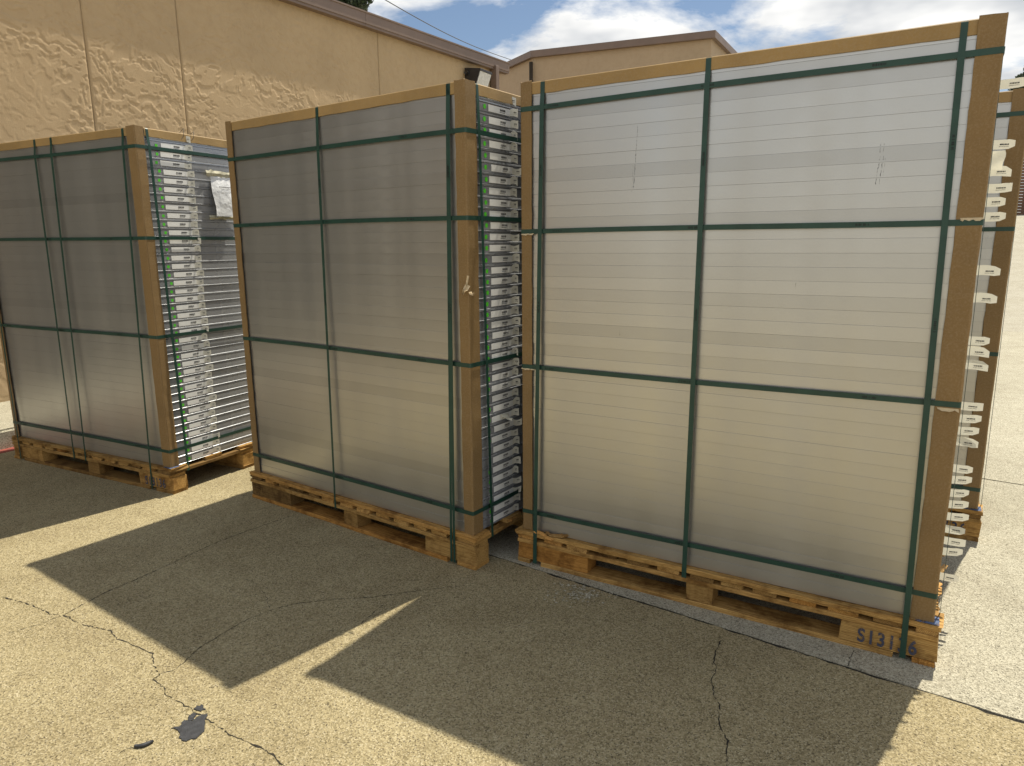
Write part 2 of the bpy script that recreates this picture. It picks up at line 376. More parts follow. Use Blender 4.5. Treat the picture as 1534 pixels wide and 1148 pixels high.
# scattered specks of grit all over the pavement
V, F = [], []
for i in range(900):
    x = r.uniform(-4.5, 3.2); y = r.uniform(1.7, 5.2); p = Vector((x, y, 0)); 
    if (p - A).dot(jn) > -.02: continue
    s = r.uniform(.0012, .0035); b = len(V); z = 0
    V += [(x + s, y, z), (x - s, y + s * .4, z), (x, y + s, z), (x, y - s, z), (x, y, z + s * .9)]
    F += [(b, b + 2, b + 4), (b + 2, b + 1, b + 4), (b + 1, b + 3, b + 4), (b + 3, b, b + 4)]
tag(ob('debris', mk('debris', V, F), M['bark']), 'fine dark crumbs of debris scattered over the brown pavement', 'debris', kind='stuff')
# tar patch and rubber scrap
def flatshape(name, polys, z, mat_, th=.0025):
    V, F = [], []
    for k, pl in enumerate(polys): prism(V, F, [hz(*p)[:2] for p in pl], z, z + th)
    bm = bmesh.new(); me = mk(name, V, F); bm.from_mesh(me); bmesh.ops.recalc_face_normals(bm, faces=bm.faces[:]); bm.to_mesh(me); bm.free()
    return ob(name, me, mat_)
def ragged(pl, seed, amp=1.1, sub=4):
    r = random.Random(seed); o = []
    for a, b_ in zip(pl, pl[1:] + pl[:1]):
        for i in range(sub): o.append((a[0] + (b_[0] - a[0]) * i / sub + r.gauss(0, amp), a[1] + (b_[1] - a[1]) * i / sub + r.gauss(0, amp * .7)))
    return o
tp = [[(302, 1056), (307, 1063), (298, 1066), (291, 1064)],
      [(289, 1068), (295, 1070), (292, 1079), (283, 1080), (282, 1074)],
      [(298, 1073), (310, 1070), (306, 1084), (306, 1096), (296, 1105), (280, 1112), (270, 1106), (270, 1098), (259, 1092), (271, 1088), (276, 1080), (287, 1082)]]
tag(flatshape('tar_patch', [ragged(t_, 30 + i) for i, t_ in enumerate(tp)], .0006, M['tar']), 'ragged black tar patch stuck to the sunlit concrete', 'tar patch')
pr = [hz(202, 1120), hz(209, 1120.5), hz(217, 1118.5), hz(223, 1116), hz(230, 1112.5)]
tag(ob('rubber_scrap', tubeme('rubber_scrap', [p + Vector((0, 0, .006)) for p in pr], [.004, .006, .0065, .006, .004], 8), M['tar']), 'short curved black rubber scrap lying on sunlit concrete', 'scrap')

# ------------------------------------------------------------------ stucco building beside the stacks
PHI = R(60); wu = Vector((math.cos(PHI), math.sin(PHI), 0)); wn = Vector((math.sin(PHI), -math.cos(PHI), 0))   # wn points out of the wall
FOOT = Vector((-4.56, 6.02, 0))
SLOPE = .034; EAVE = 4.275
def wall_s(px, py):
    d = ray(px, py); t = wn.dot(FOOT - CAM) / wn.dot(d); return (CAM + d * t - FOOT).dot(wu)
WEND = wall_s(748, 110); GR = [wall_s(132, 100), wall_s(272, 100), wall_s(567, 90)]
def wpt(s, o, z): return FOOT + wu * s + wn * o + Vector((0, 0, z))
wrot = math.atan2(wu.y, wu.x)
B1 = empty('stucco_building', (FOOT.x, FOOT.y, 0), wrot)     # local x along wall, local -y outwards
tag(B1, 'tan stucco building with brown metal fascia behind the stacks', 'building')
rs = np.random.RandomState(3)
def vnoise(x, y, seed):
    g = np.random.RandomState(seed).rand(256, 256)
    xi = np.floor(x).astype(int); yi = np.floor(y).astype(int); fx = x - xi; fy = y - yi
    fx = fx * fx * fx * (fx * (fx * 6 - 15) + 10); fy = fy * fy * fy * (fy * (fy * 6 - 15) + 10)
    a = g[xi % 256, yi % 256]; b_ = g[(xi + 1) % 256, yi % 256]; c = g[xi % 256, (yi + 1) % 256]; d = g[(xi + 1) % 256, (yi + 1) % 256]
    return (a * (1 - fx) + b_ * fx) * (1 - fy) + (c * (1 - fx) + d * fx) * fy - .5
def stucco_h(x, z):
    wx = x + .22 * vnoise(x * 2.7, z * 2.7, 1); wz = z + .22 * vnoise(x * 2.7, z * 2.7, 2)
    wx2 = wx + .05 * vnoise(x * 11, z * 11, 11); wz2 = wz + .05 * vnoise(x * 11, z * 11, 12)
    n1 = vnoise(wx2 * 12 + wz2 * 5, wz2 * 17, 4) + .75 * vnoise(wx2 * 29, wz2 * 35 + wx2 * 7, 5) + .5 * vnoise(wx2 * 45, wz2 * 45, 6)
    mask = np.clip((vnoise(x * 2.6, z * 2.6, 7) + .45) * 3.0, .35, 1)
    rid = np.clip(1 - np.abs(n1) * 6.5, 0, 1)
    plate = 1 / (1 + np.exp(-n1 * 30))
    return .0040 * mask * plate + .0028 * mask * rid + .0012 * vnoise(x * 9, z * 9, 8)
def wall_panel(s0, s1, z0, z1, res=.0115):
    nx = int((s1 - s0) / res); nz = int((z1 - z0) / res)
    X, Z = np.meshgrid(np.linspace(s0, s1, nx + 1), np.linspace(z0, z1, nz + 1), indexing='ij')
    H = stucco_h(X + 20, Z + 5)
    ed = np.minimum(np.minimum(X - s0, s1 - X) / .012, 1); H = H * ed - (1 - ed) * .008
    V = np.stack([X, -H, Z], -1).reshape(-1, 3)
    idx = np.arange((nx + 1) * (nz + 1)).reshape(nx + 1, nz + 1)
    Fq = np.stack([idx[:-1, :-1], idx[1:, :-1], idx[1:, 1:], idx[:-1, 1:]], -1).reshape(-1, 4)
    me = bpy.data.meshes.new('wall_panel'); me.vertices.add(len(V)); me.vertices.foreach_set('co', V.ravel())
    me.loops.add(Fq.size); me.loops.foreach_set('vertex_index', Fq.ravel()); me.polygons.add(len(Fq))
    me.polygons.foreach_set('loop_start', np.arange(0, Fq.size, 4)); me.polygons.foreach_set('loop_total', np.full(len(Fq), 4)); me.update()
    me.validate(); me.polygons.foreach_set('use_smooth', np.ones(len(Fq), bool))
    ob('wall_panel', me, M['stucco'], B1)
for s0, s1 in ((-12, -9), (-8.99, -5.81), (-5.8, -2.61), (-2.60, GR[0] - .004), (GR[0] + .004, GR[1] - .004), (GR[1] + .004, GR[2] - .004), (GR[2] + .004, WEND)):
    wall_panel(s0, s1, .15, EAVE + SLOPE * s1 + .12, (.0085 if s1 < 6 else .012) if s0 > -2.61 else .04)
def shear(me):
    for v in me.vertices:
        if v.co.z > 1: v.co.z += SLOPE * v.co.x
    return me
ob('wall', shear(boxme('wall', -12, WEND - .002, .012, 9, 0, EAVE + .12)), M['stucco'], B1)
M['added_door'] = simple('added_door_grey', (.11, .105, .095), .5, .2, .15, 4)  # dark grey for the added out-of-view door
V, F = [], []; nr = 60
for i in range(nr):
    z0 = .16 + i * 3.5 / nr; z1 = .16 + (i + 1) * 3.5 / nr; b = len(V); zm = (z0 + z1) / 2
    V += [(-6.3, -.012, z0), (-1.25, -.012, z0), (-1.25, -.026, zm), (-6.3, -.026, zm), (-1.25, -.012, z1), (-6.3, -.012, z1)]
    F += [(b, b + 1, b + 2, b + 3), (b + 3, b + 2, b + 4, b + 5)]
dr = ob('added_reflection_door', mk('added_reflection_door', V, F), M['added_door'], B1)  # unseen door, added so the two left stacks reflect something darker than stucco
V, F = [], []; box(V, F, -6.42, -6.3, -.05, 0, .155, 3.78); box(V, F, -1.25, -1.13, -.05, 0, .155, 3.78); box(V, F, -6.298, -1.252, -.05, 0, 3.66, 3.78)
ob('added_door_surround', mk('added_door_surround', V, F), M['fascia'], dr)  # surround of the added, unseen door
# fascia: folded metal edge standing 55 mm off the wall
FO = .10
V, F = [], []
prof = [(0.0, EAVE), (-FO, EAVE), (-FO, EAVE + .03), (-FO - .012, EAVE + .035), (-FO - .012, EAVE + .165), (-FO - .024, EAVE + .17), (-FO - .024, EAVE + .19), (.2, EAVE + .205)]
xs = [-12.1, -8, -4.3, -1.2, 1.9, 5.0, WEND + .18]
for i in range(len(xs) - 1):
    a, b_ = xs[i] + .002, xs[i + 1] - .002; base = len(V)
    for x in (a, b_): V += [(x, p[0], p[1]) for p in prof]
    k = len(prof)
    F += [(base + j, base + (j + 1) % k, base + k + (j + 1) % k, base + k + j) for j in range(k)] + [tuple(base + j for j in reversed(range(k))), tuple(base + k + j for j in range(k))]
ob('fascia', shear(mk('fascia', V, F)), M['fascia'], B1)
ob('roof', shear(boxme('roof', -12.1, WEND + .178, .203, 9.2, EAVE + .1, EAVE + .20)), M['roof'], B1)
ds = ob('downspout', boxme('downspout', WEND - .36, WEND - .25, -.15, -.03, .16, EAVE + SLOPE * WEND + .05, .006), M['fascia'], B1)
ob('bracket', boxme('bracket', WEND - .38, WEND - .23, -.03, .0, 2.0, 2.05), M['fascia'], ds)
# wall pack lamp
LS = None
d = ray(705, 121); t_ = wn.dot(FOOT - CAM) / wn.dot(d); hp_ = CAM + d * t_
s_l = (hp_ - FOOT).dot(wu); z_l = hp_.z
lamp = empty('wall_lamp', wpt(s_l, 0, 0) + Vector((0, 0, z_l)), wrot)
tag(lamp, 'dark wall lamp with pale sloping lens on the stucco corner', 'lamp')
hw = .185
Vh = []; Fh = []
side_ = [(0, -.17), (0, .17), (-.30, .13), (-.31, .10), (-.20, -.17)]
for x in (-hw, hw): Vh += [(x, p[0] - .005, p[1]) for p in side_]
Fh = [tuple(range(4, -1, -1)), tuple(range(5, 10))] + [(j, (j + 1) % 5, 5 + (j + 1) % 5, 5 + j) for j in range(5) if j != 3]
ob('housing', mk('housing', Vh, Fh), M['lamp_dark'], lamp)
ln = []
for x in (-hw + .012, hw - .012): ln += [(x, -.318, .098), (x, -.212, -.168), (x, -.06, -.168), (x, -.06, .098)]
ob('lens', mk('lens', ln, [(0, 1, 5, 4), (0, 3, 2, 1), (4, 5, 6, 7), (1, 2, 6, 5), (0, 4, 7, 3), (2, 3, 7, 6)]), M['lens'], lamp)
ob('rim', boxme('rim', -hw - .006, hw + .006, -.325, -.305, .088, .128, .003), M['lamp_dark'], lamp)
ob('knuckle', tubeme('knuckle', [(-hw - .05, -.06, .08), (-hw + .01, -.06, .08)], .035, 10), M['lamp_dark'], lamp)
# raised walk along the foot of the wall
wk = FOOT
wedge = (hz(5, 644, .15) - FOOT).dot(wn)
V, F = [], []; box(V, F, -12, 9.5, -wedge, .0, -.03, .15)
me = mk('sidewalk', V, F); bm = bmesh.new(); bm.from_mesh(me); bmesh.ops.bevel(bm, geom=[e for e in bm.edges if all(abs(v.co.y + wedge) < 1e-4 and v.co.z > .1 for v in e.verts)], offset=.02, segments=3, affect='EDGES'); bm.to_mesh(me); bm.free()
sw = tag(ob('sidewalk', me, M['concrete_grey'], None, (FOOT.x, FOOT.y, 0), (0, 0, wrot)), kind='structure')
V, F = [], []; box(V, F, -12, 9.4, -wedge - .10, -wedge - .003, -.01, .003)
tag(ob('painted_kerb_line', mk('painted_kerb_line', V, F), M['red_paint'], None, (FOOT.x, FOOT.y, 0), (0, 0, wrot)), kind='structure')

# ------------------------------------------------------------------ second building
P2 = [hz(735, 104, 6.0), hz(795, 76, 6.0), hz(1072, 45, 6.0)]
dCD = wu
P2.append(P2[2] + dCD * 9); 
back = [P2[2] + dCD * 9 + Vector((-12, 5, 0)), P2[0] + Vector((-7, 6, 0))]
ring = [Vector((p.x, p.y, 0)) for p in P2 + back]
cen = sum(ring, Vector()) / len(ring)
B2 = empty('flat_roofed_building', (cen.x, cen.y, 0))
tag(B2, 'tan flat roofed building with angled corners beyond the stacks', 'building')
def inset(k): # approximate polygon scaled towards the centre by metres
    out = []
    nn_ = len(ring)
    for i in range(nn_):
        a, b_, c = ring[i - 1], ring[i], ring[(i + 1) % nn_]
        d1 = (b_ - a).normalized(); d2 = (c - b_).normalized(); n1 = Vector((-d1.y, d1.x, 0)); n2 = Vector((-d2.y, d2.x, 0))
        if (cen - b_).dot(n1) < 0: n1 = -n1
        if (cen - b_).dot(n2) < 0: n2 = -n2
        bi = (n1 + n2); bi = bi / max(.3, (bi.dot(n1))); out.append(b_ + bi * k - cen)
    return out
V, F = [], []; prism(V, F, inset(.10), 0, 5.9); ob('wall', mk('wall', V, F), M['stucco_far'], B2)
V, F = [], []
o_, i_ = inset(0), inset(.06); lo = len(o_)
segs = [(j, (j + 1) % lo) for j in range(lo)]
for j, k in segs:
    V2, F2 = [], []
    pl = [o_[j], o_[k], inset(.3)[k], inset(.3)[j]]
    prism(V2, F2, [(p.x, p.y) for p in pl], 5.85, 6.0); bm = bmesh.new(); me = mk('fascia', V2, F2); bm.from_mesh(me); bmesh.ops.recalc_face_normals(bm, faces=bm.faces[:]); bm.to_mesh(me); bm.free()
    ob('fascia', me, M['fascia'], B2)
V, F = [], []; prism(V, F, [(p.x, p.y) for p in inset(.304)], 5.91, 5.98); ob('roof', mk('roof', V, F), M['roof'], B2)
q = ring[1] - cen; dn = (ring[2] - ring[1]).normalized(); on = Vector((dn.y, -dn.x, 0))
ob('corner_pipe', tubeme('corner_pipe', [(q.x + on.x * -.02, q.y + on.y * -.02, 0), (q.x - on.x * .02, q.y - on.y * .02, 5.75)], .045, 8), M['lamp_dark'], B2)

# overhead cable
c0 = CAM + ray(560, -10) * 30; c1 = CAM + ray(760, 88) * 46
V = []
pts = [c0.lerp(c1, i / 24) + Vector((0, 0, -.25 * math.sin(math.pi * i / 24))) for i in range(-24, 31)]
tag(ob('overhead_cable', tubeme('overhead_cable', pts, .022, 5), M['steel_dark']), 'thin dark overhead cable crossing the blue sky above the roof', 'cable')

# ------------------------------------------------------------------ fence on the terrace
fz = 2.346
fp = CAM + ray(1534, 338) * 1
d = ray(1534, 338); t_ = (fz - CAM.z) / d.z
t_ = 0
dd = d.normalized(); den = dd.dot(jn); t_ = (g0 + jn * 18.2 - CAM).dot(jn) / den; fc = CAM + dd * t_
fence = empty('slat_fence', (fc.x, fc.y, fz), math.atan2(jd.y, jd.x)); tag(fence, 'brown fence of horizontal slats at the top of the driveway', 'fence')
sm = boxme('slat', -1.4, 5, -.012, .012, 0, .095, .003)
for i in range(24): ob('slat', sm, M['fence'], fence, (0, 0, .03 + i * .106))
pm = boxme('post', -.05, .05, .015, .10, 0, 2.6, .004)
for i in range(6): ob('post', pm, M['fence'], fence, (-1.3 + i * 1.2, 0, 0))

# ------------------------------------------------------------------ trees
def tree(loc, zc, rx, rz, seed, label, nleaf=6000, leaf=.13):
    r = random.Random(seed); T = empty('tree', loc); tag(T, label, 'tree')
    tr = [(0, 0, 0), (.1, .05, zc * .4), (-.05, .1, zc * .8), (.05, 0, zc + rz * .6)]
    ob('trunk', tubeme('trunk', tr, [.30, .22, .12, .03], 9), M['bark'], T)
    cl = []
    for i in range(30):
        d = Vector((r.gauss(0, 1), r.gauss(0, 1), r.gauss(0, 1))).normalized() * r.uniform(.25, .92)
        c = Vector((d.x * rx, d.y * rx, zc + d.z * rz)); cl.append((c, rx * r.uniform(.22, .36)))
        st = Vector((0, 0, max(zc - rz, c.z - rz * .5)))
        ob('limb', tubeme('limb', [st, st.lerp(c, .5) + Vector((0, 0, .1)), c], [.06, .04, .012], 5), M['bark'], T)
    V, F = [], []
    for i in range(nleaf):
        c, s = r.choice(cl); d = Vector((r.gauss(0, 1), r.gauss(0, 1), r.gauss(0, .8))); d = d.normalized() * s * r.random() ** .4
        p = c + d; n_ = Vector((r.gauss(0, 1), r.gauss(0, 1), r.gauss(.6, 1))).normalized(); a = n_.orthogonal().normalized(); b_ = n_.cross(a)
        an = r.uniform(0, 6.28); e1 = math.cos(an) * a + math.sin(an) * b_; e2_ = n_.cross(e1); l = leaf * r.uniform(.6, 1.3)
        k = len(V); V += [p - e1 * l, p + e2_ * l * .45, p + e1 * l, p - e2_ * l * .45]; F.append((k, k + 1, k + 2, k + 3))
    ob('crown', mk('crown', V, F), M['leaf'], T)
tl = CAM + ray(525, -10) * 33
tree((tl.x, tl.y, 0), tl.z, 1.25, 1.5, 3, 'dark leafy tree rising behind the tan roof and brown fascia', 6500, .10)
tl = CAM + ray(1537, 130) * 40
tree((tl.x, tl.y, 0), tl.z, 1.25, 1.05, 8, 'dark tree rising beyond the stack behind the scuffed stack', 7000, .12)

# ------------------------------------------------------------------ the stacks
W, D, HP = 1.722, 1.19, .165
INS = .028; PITCHZ = .0497; NP = 40
PW, PD = W - 2 * INS, D - 2 * INS
def panel_mesh():
    half = [(.0010, .0), (.0010, .0006), (-.0008, .0020), (-.0035, .0024), (-.0035, .0044), (-.0012, .0048), (-.0012, .0385), (-.005, .0388), (-.005, .0425), (.0005, .043), (0, .0495)]
    lft = [(-PW - x, z) for x, z in reversed(half)]
    P = half + lft; n = len(P); V = []
    ch = .0003
    for y in (0, ch, PD - ch, PD):
        for x, z in P:
            s = ch if y in (0, PD) else 0
            V.append((x - (s if x > -PW / 2 else -s), y, min(max(z, s), .0495 - s)))
    F = [tuple(range(n)), tuple(reversed([3 * n + i for i in range(n)]))]
    for k in range(3):
        for i in range(n):
            j = (i + 1) % n; F.append((k * n + j, k * n + i, (k + 1) * n + i, (k + 1) * n + j))
    return mk('framed_panel', V, F)
PM = panel_mesh(); PM.materials.append(M['alu']); PM.materials.append(M['alu_end'])
for p in PM.polygons: p.material_index = 1 if abs(p.normal.y) < .5 and len(p.vertices) == 4 else 0
# label with a peeling end; local x = outwards, y = along the side, z = up
def sticker(kind, seed):
    r = random.Random(seed); V, F = [], []; h0, h1 = 0.0, (.0285 if kind != 'flag' else .033)
    ys = [0, .05, .11, .160]; pts = [(0, y) for y in ys]
    if kind == 'curl':
        a = R(r.uniform(18, 45)); l = r.uniform(.035, .052); n = 5; x, y = 0, .16
        for i in range(n):
            an = a * (i + 1) / n; x += math.sin(an) * l / n; y += math.cos(an) * l / n; pts.append((x, y))
    elif kind == 'flag':
        l = r.uniform(.09, .115); n = 6; x, y = 0, .16; a = R(r.uniform(70, 95))
        for i in range(n):
            an = a * min(1, (i + 1) / 3); x += math.sin(an) * l / n; y += math.cos(an) * l / n; pts.append((x, y))
    sk = r.uniform(-.006, .008)
    for i, (x, y) in enumerate(pts):
        k = max(0, i - 3) / max(1, len(pts) - 4); w = math.sin(k * 3) * sk
        cut = (.009 if kind == 'flag' else -.002) * k * k if i == len(pts) - 1 else 0; fl = .0028 * k * (kind == 'curl')
        V += [(x, y, h0 + w + cut * r.random() - fl * r.uniform(.4, 1.6)), (x, y, h1 + w * 1.4 - cut * r.random() + fl * r.uniform(.4, 1.6))]
    for i in range(len(pts) - 1): F.append((2 * i, 2 * i + 2, 2 * i + 3, 2 * i + 1))
    me = mk('sticker', V, F, True)
    # printed marks
    V, F = [], []
    def marks(y0, y1, z0, z1, f, n):
        y = y0
        while y < y1:
            w = r.choice((.0012, .002, .0032)); b = len(V); 
            for (yy, zz) in ((y, z0), (y + w, z0), (y + w, z1), (y, z1)): V.append(f(yy, zz))
            F.append((b, b + 1, b + 2, b + 3)); y += w + r.choice((.0008, .0014))
    flat = lambda y, z: (.0005, y, z)
    marks(.085, .125, .012, .021, flat, 9); marks(.083, .118, .006, .0085, flat, 9)
    if len(pts) > 5:
        p0, p1 = pts[-4], pts[-2]; dx_, dy_ = p1[0] - p0[0], p1[1] - p0[1]; ll = math.hypot(dx_, dy_); nx_, ny_ = dy_ / ll, -dx_ / ll
        for sgn in (1, -1):
            f = lambda y, z: (p0[0] + dx_ * y / ll + nx_ * .0007 * sgn, p0[1] + dy_ * y / ll + ny_ * .0007 * sgn, z + sk * .7)
            marks(ll * .25, ll * .95, .0140, .0185, f, 9); marks(ll * .2, ll * 1.0, .0085, .0097, f, 9)
    pm_ = mk('barcode', V, F); return me, pm_
ST = {k: [sticker(k, 100 + i + 50 * j) for i in range(9)] for j, k in enumerate(('curl', 'flag', 'flat'))}
for k in ST:
    for a, b_ in ST[k]:
        a.materials.append(M['label']); a.materials.append(M['paper'] if k == 'flag' else M['flap']); b_.materials.append(M['ink'])
        for p in a.polygons: p.material_index = 0 if p.center.y < .162 and p.center.x < .001 else 1
Vd, Fd = [], []
for k in range(12): Vd += [(0, .0095 * math.cos(k * math.pi / 6), .0105 * math.sin(k * math.pi / 6))]
Fd = [tuple(range(12))]; DOT = mk('green_dot', Vd, Fd); DOT.materials.append(M['green_dot'])
DOTS = mk('green_dot', [(0, -.008, -.008), (0, .008, -.008), (0, .008, .008), (0, -.008, .008)], [(0, 1, 2, 3)]); DOTS.materials.append(M['green_dot'])

ORD = ['bottom', 'second', 'third', 'fourth', 'fifth', 'sixth', 'seventh', 'eighth', 'ninth', 'tenth', 'eleventh', 'twelfth', 'thirteenth', 'fourteenth', 'fifteenth', 'sixteenth', 'seventeenth', 'eighteenth', 'nineteenth', 'twentieth']
def ordinal(i):
    if i < 20: return ORD[i] + (' panel up' if i else ' panel')
    k = NP - 1 - i
    return 'topmost panel' if k == 0 else ORD[k] + ' panel down'

def board_mesh(name, L_, w, t, seed, jit=.0012, seg=8, splint=0):
    jit *= 1.5; seg = int(seg * 1.5)
    """plank along local x (0..L), y 0..w, z 0..t, slightly uneven"""
    r = random.Random(seed); V, F = [], []; c = .0018
    ring_ = [(c, 0), (w - c, 0), (w, c), (w, t - c), (w - c, t), (c, t), (0, t - c), (0, c)]
    for i in range(seg + 1):
        x = L_ * i / seg; oy, oz = r.gauss(0, jit), r.gauss(0, jit * .5)
        for k, (y, z) in enumerate(ring_):
            ex = r.gauss(0, .0012 + splint) if i in (0, seg) else 0
            V.append((x + ex, y + oy + r.gauss(0, jit * .35), z + (oz if z > t / 2 else oz * .3) + r.gauss(0, jit * .2)))
    n = 8
    for i in range(seg):
        for k in range(n): F.append((i * n + k, i * n + (k + 1) % n, (i + 1) * n + (k + 1) % n, (i + 1) * n + k))
    F.append(tuple(reversed(range(n)))); F.append(tuple(seg * n + k for k in range(n)))
    me = mk(name, V, F); bm = bmesh.new(); bm.from_mesh(me); bmesh.ops.recalc_face_normals(bm, faces=bm.faces[:]); bm.to_mesh(me); bm.free(); me.materials.append(M['wood']); return me
T1, T2, T3, T4 = (.1435, .0205), (.1235, .0195), (.103, .020), (0.0, .0215)   # (z, thickness): top board, cross board, stringer, bottom board
BZ = (.0220, .0805)
def text_mesh(s, size, name='stencil'):
    cu = bpy.data.curves.new(name, 'FONT'); cu.body = s; cu.size = size; cu.space_character = 1.2; cu.offset = .0020 if size > .05 else 0
    o = bpy.data.objects.new('tmp', cu); COL.objects.link(o); bpy.context.view_layer.update()
    me = bpy.data.meshes.new_from_object(o); me.name = name; bpy.data.objects.remove(o); return me
STENCIL = text_mesh('S13136', .078); STENCIL.materials.append(M['stencil'])
# chunky stencil: fatten a little along x
_xs = [v.co.x for v in STENCIL.vertices]; _ys = [v.co.y for v in STENCIL.vertices]
for v in STENCIL.vertices: v.co.x = (v.co.x - min(_xs)) / (max(_xs) - min(_xs)) * .192; v.co.y = (v.co.y - min(_ys)) / (max(_ys) - min(_ys)) * .058
def pallet(idx, M4, label, mids, notch):
    loc = M4['loc']; rz = M4['rz']; r = random.Random(idx + 40)
    P = empty('pallet', loc, rz); tag(P, label, 'pallet', 'wooden pallets under the stacks')
    # top boards along the front (x runs -W..0)
    ys = [0, .27, .53, .79, D - .12]
    for k, y in enumerate(ys):
        ob('top_board', board_mesh('top_board', W + (.008 if k == 0 else r.uniform(-.006, .006)), .12, T1[1], r.random(), .0016, 12, .004), None, P, (-W - .002, y + (r.uniform(-.003, .001) if k == 0 else 0), T1[0]))
    x = -W + .004; k = 0
    while x < -.03:
        w = r.uniform(.082, .105)
        if x + w > -.035: w = -.001 - x
        ob('cross_board', board_mesh('cross_board', D - r.uniform(0, .008), w, T2[1], r.random(), .001, 6, .003), None, P, (x + w, r.uniform(-.001, .008), T2[0]), (0, 0, math.pi / 2))
        x += w + r.uniform(.030, .055)
    for y, w in ((.002, .105), (.545, .12), (D - .11, .105)):
        ob('stringer_board', board_mesh('stringer_board', W - .004, w, T3[1], r.random(), .0012, 10), None, P, (-W + .002, y - (.004 if y < .01 else 0), T3[0]))
        blocks = [(-.314, .001), (-.903 - mids, -.795 - mids), (-W + .001, -1.36)]
        for a, b_ in blocks:
            if y == .545: a, b_ = (a, b_)
            ob('block', board_mesh('block', b_ - a, w - .008, BZ[1], r.random(), .0012, 4, .001), None, P, (a, y + .003, BZ[0]))
        # bottom boards, cut where the straps pass under
        cuts = sorted(set([-W] + [-u - .03 for u in notch] + [-u + .03 for u in notch] + [0])) if y < .01 else [-W, 0]
        for j in range(0, len(cuts) - 1, 2):
            if cuts[j + 1] - cuts[j] < .01: continue
            ob('bottom_board', board_mesh('bottom_board', cuts[j + 1] - cuts[j] - .001, w, T4[1], r.random(), .0008, 8), None, P, (cuts[j], y, T4[0]))
    for xx in (-.11, -W / 2 - .05, -W + .012):
        pass
    return P

def ribbon(path, w, th, wdir, w_=None):
    """closed or open flat band along path; wdir = width direction per point"""
    V, F = [], []; n = len(path)
    for i, p in enumerate(path):
        p = Vector(p); a = Vector(path[max(i - 1, 0)]); b_ = Vector(path[min(i + 1, n - 1)]); t = (b_ - a).normalized(); wd = Vector(wdir(i)).normalized(); w = w_(p.z) if w_ else w; nn = t.cross(wd).normalized()
        V += [p - wd * w / 2, p + wd * w / 2, p + wd * w / 2 + nn * th, p - wd * w / 2 + nn * th]
    for i in range(n - 1):
        for k in range(4): F.append((4 * i + k, 4 * i + (k + 1) % 4, 4 * i + 4 + (k + 1) % 4, 4 * i + 4 + k))
    F += [(0, 3, 2, 1), (4 * n - 4, 4 * n - 3, 4 * n - 2, 4 * n - 1)]
    me = mk('strap', V, F); bm = bmesh.new(); bm.from_mesh(me); bmesh.ops.recalc_face_normals(bm, faces=bm.faces[:]); bm.to_mesh(me); bm.free(); return me
SWID = .0195
def strap_print(P, pts, along, nrm, up, seed):
    r = random.Random(seed); V, F = [], []
    for p in pts:
        y = 0
        while y < .045:
            w = r.choice((.002, .003, .0045)); h = r.uniform(.006, .009); b = len(V)
            for a, c in ((y, -h / 2), (y + w, -h / 2), (y + w, h / 2), (y, h / 2)): V.append(Vector(p) + Vector(along) * a + Vector(up) * c + Vector(nrm) * .0006)
            F.append((b, b + 1, b + 2, b + 3)); y += w + r.choice((.0015, .002, .006))
    tag(ob('print', mk('print', V, F), M['strap_ink'], P), kind='stuff')
def hstrap(stack, z, dz, label, seed, off=.0115):
    r = random.Random(seed); x0, x1, y0, y1 = -W + INS - off, -INS + off, INS - off, D - INS + off; rr = .008; pts = []
    cs = [(x1 - rr, y0 + rr, -90), (x1 - rr, y1 - rr, 0), (x0 + rr, y1 - rr, 90), (x0 + rr, y0 + rr, 180)]
    for cx_, cy_, a0 in cs:
        for a in range(0, 91, 15):
            an = R(a0 + a); pts.append((cx_ + rr * math.cos(an), cy_ + rr * math.sin(an)))
    # add mid points for a slight waver
    full = []
    for i, p in enumerate(pts):
        q_ = pts[(i + 1) % len(pts)]; full.append(p); L_ = math.hypot(q_[0] - p[0], q_[1] - p[1])
        if L_ > .3:
            for k in range(1, 10): full.append((p[0] + (q_[0] - p[0]) * k / 10, p[1] + (q_[1] - p[1]) * k / 10))
    full.append(full[0]); ph = r.uniform(0, 6)
    zz = lambda p: z + dz * (p[0] + W / 2) / W + .0022 * math.sin(p[0] * 3.1 + ph)
    path = [(p[0], p[1], zz(p)) for p in full]
    tilt = [(math.sin(i * .9 + ph) * .05) for i in range(len(path))]
    me = ribbon(path, SWID, .0011, lambda i: (0, 0, 1))
    o = ob('packing_strap', me, M['strap'], None, stack['loc'], (0, 0, stack['rz'])); tag(o, label, 'strap', 'green straps on the stacks')
    sp = [(x, y0 - .0011, zz((x, y0))) for x in [-.35 - .62 * k - r.uniform(-.05, .05) for k in range(3)] if x > -W + .1]
    strap_print(o, sp, (1, 0, 0), (0, -1, 0), (0, 0, 1), seed)
    return o
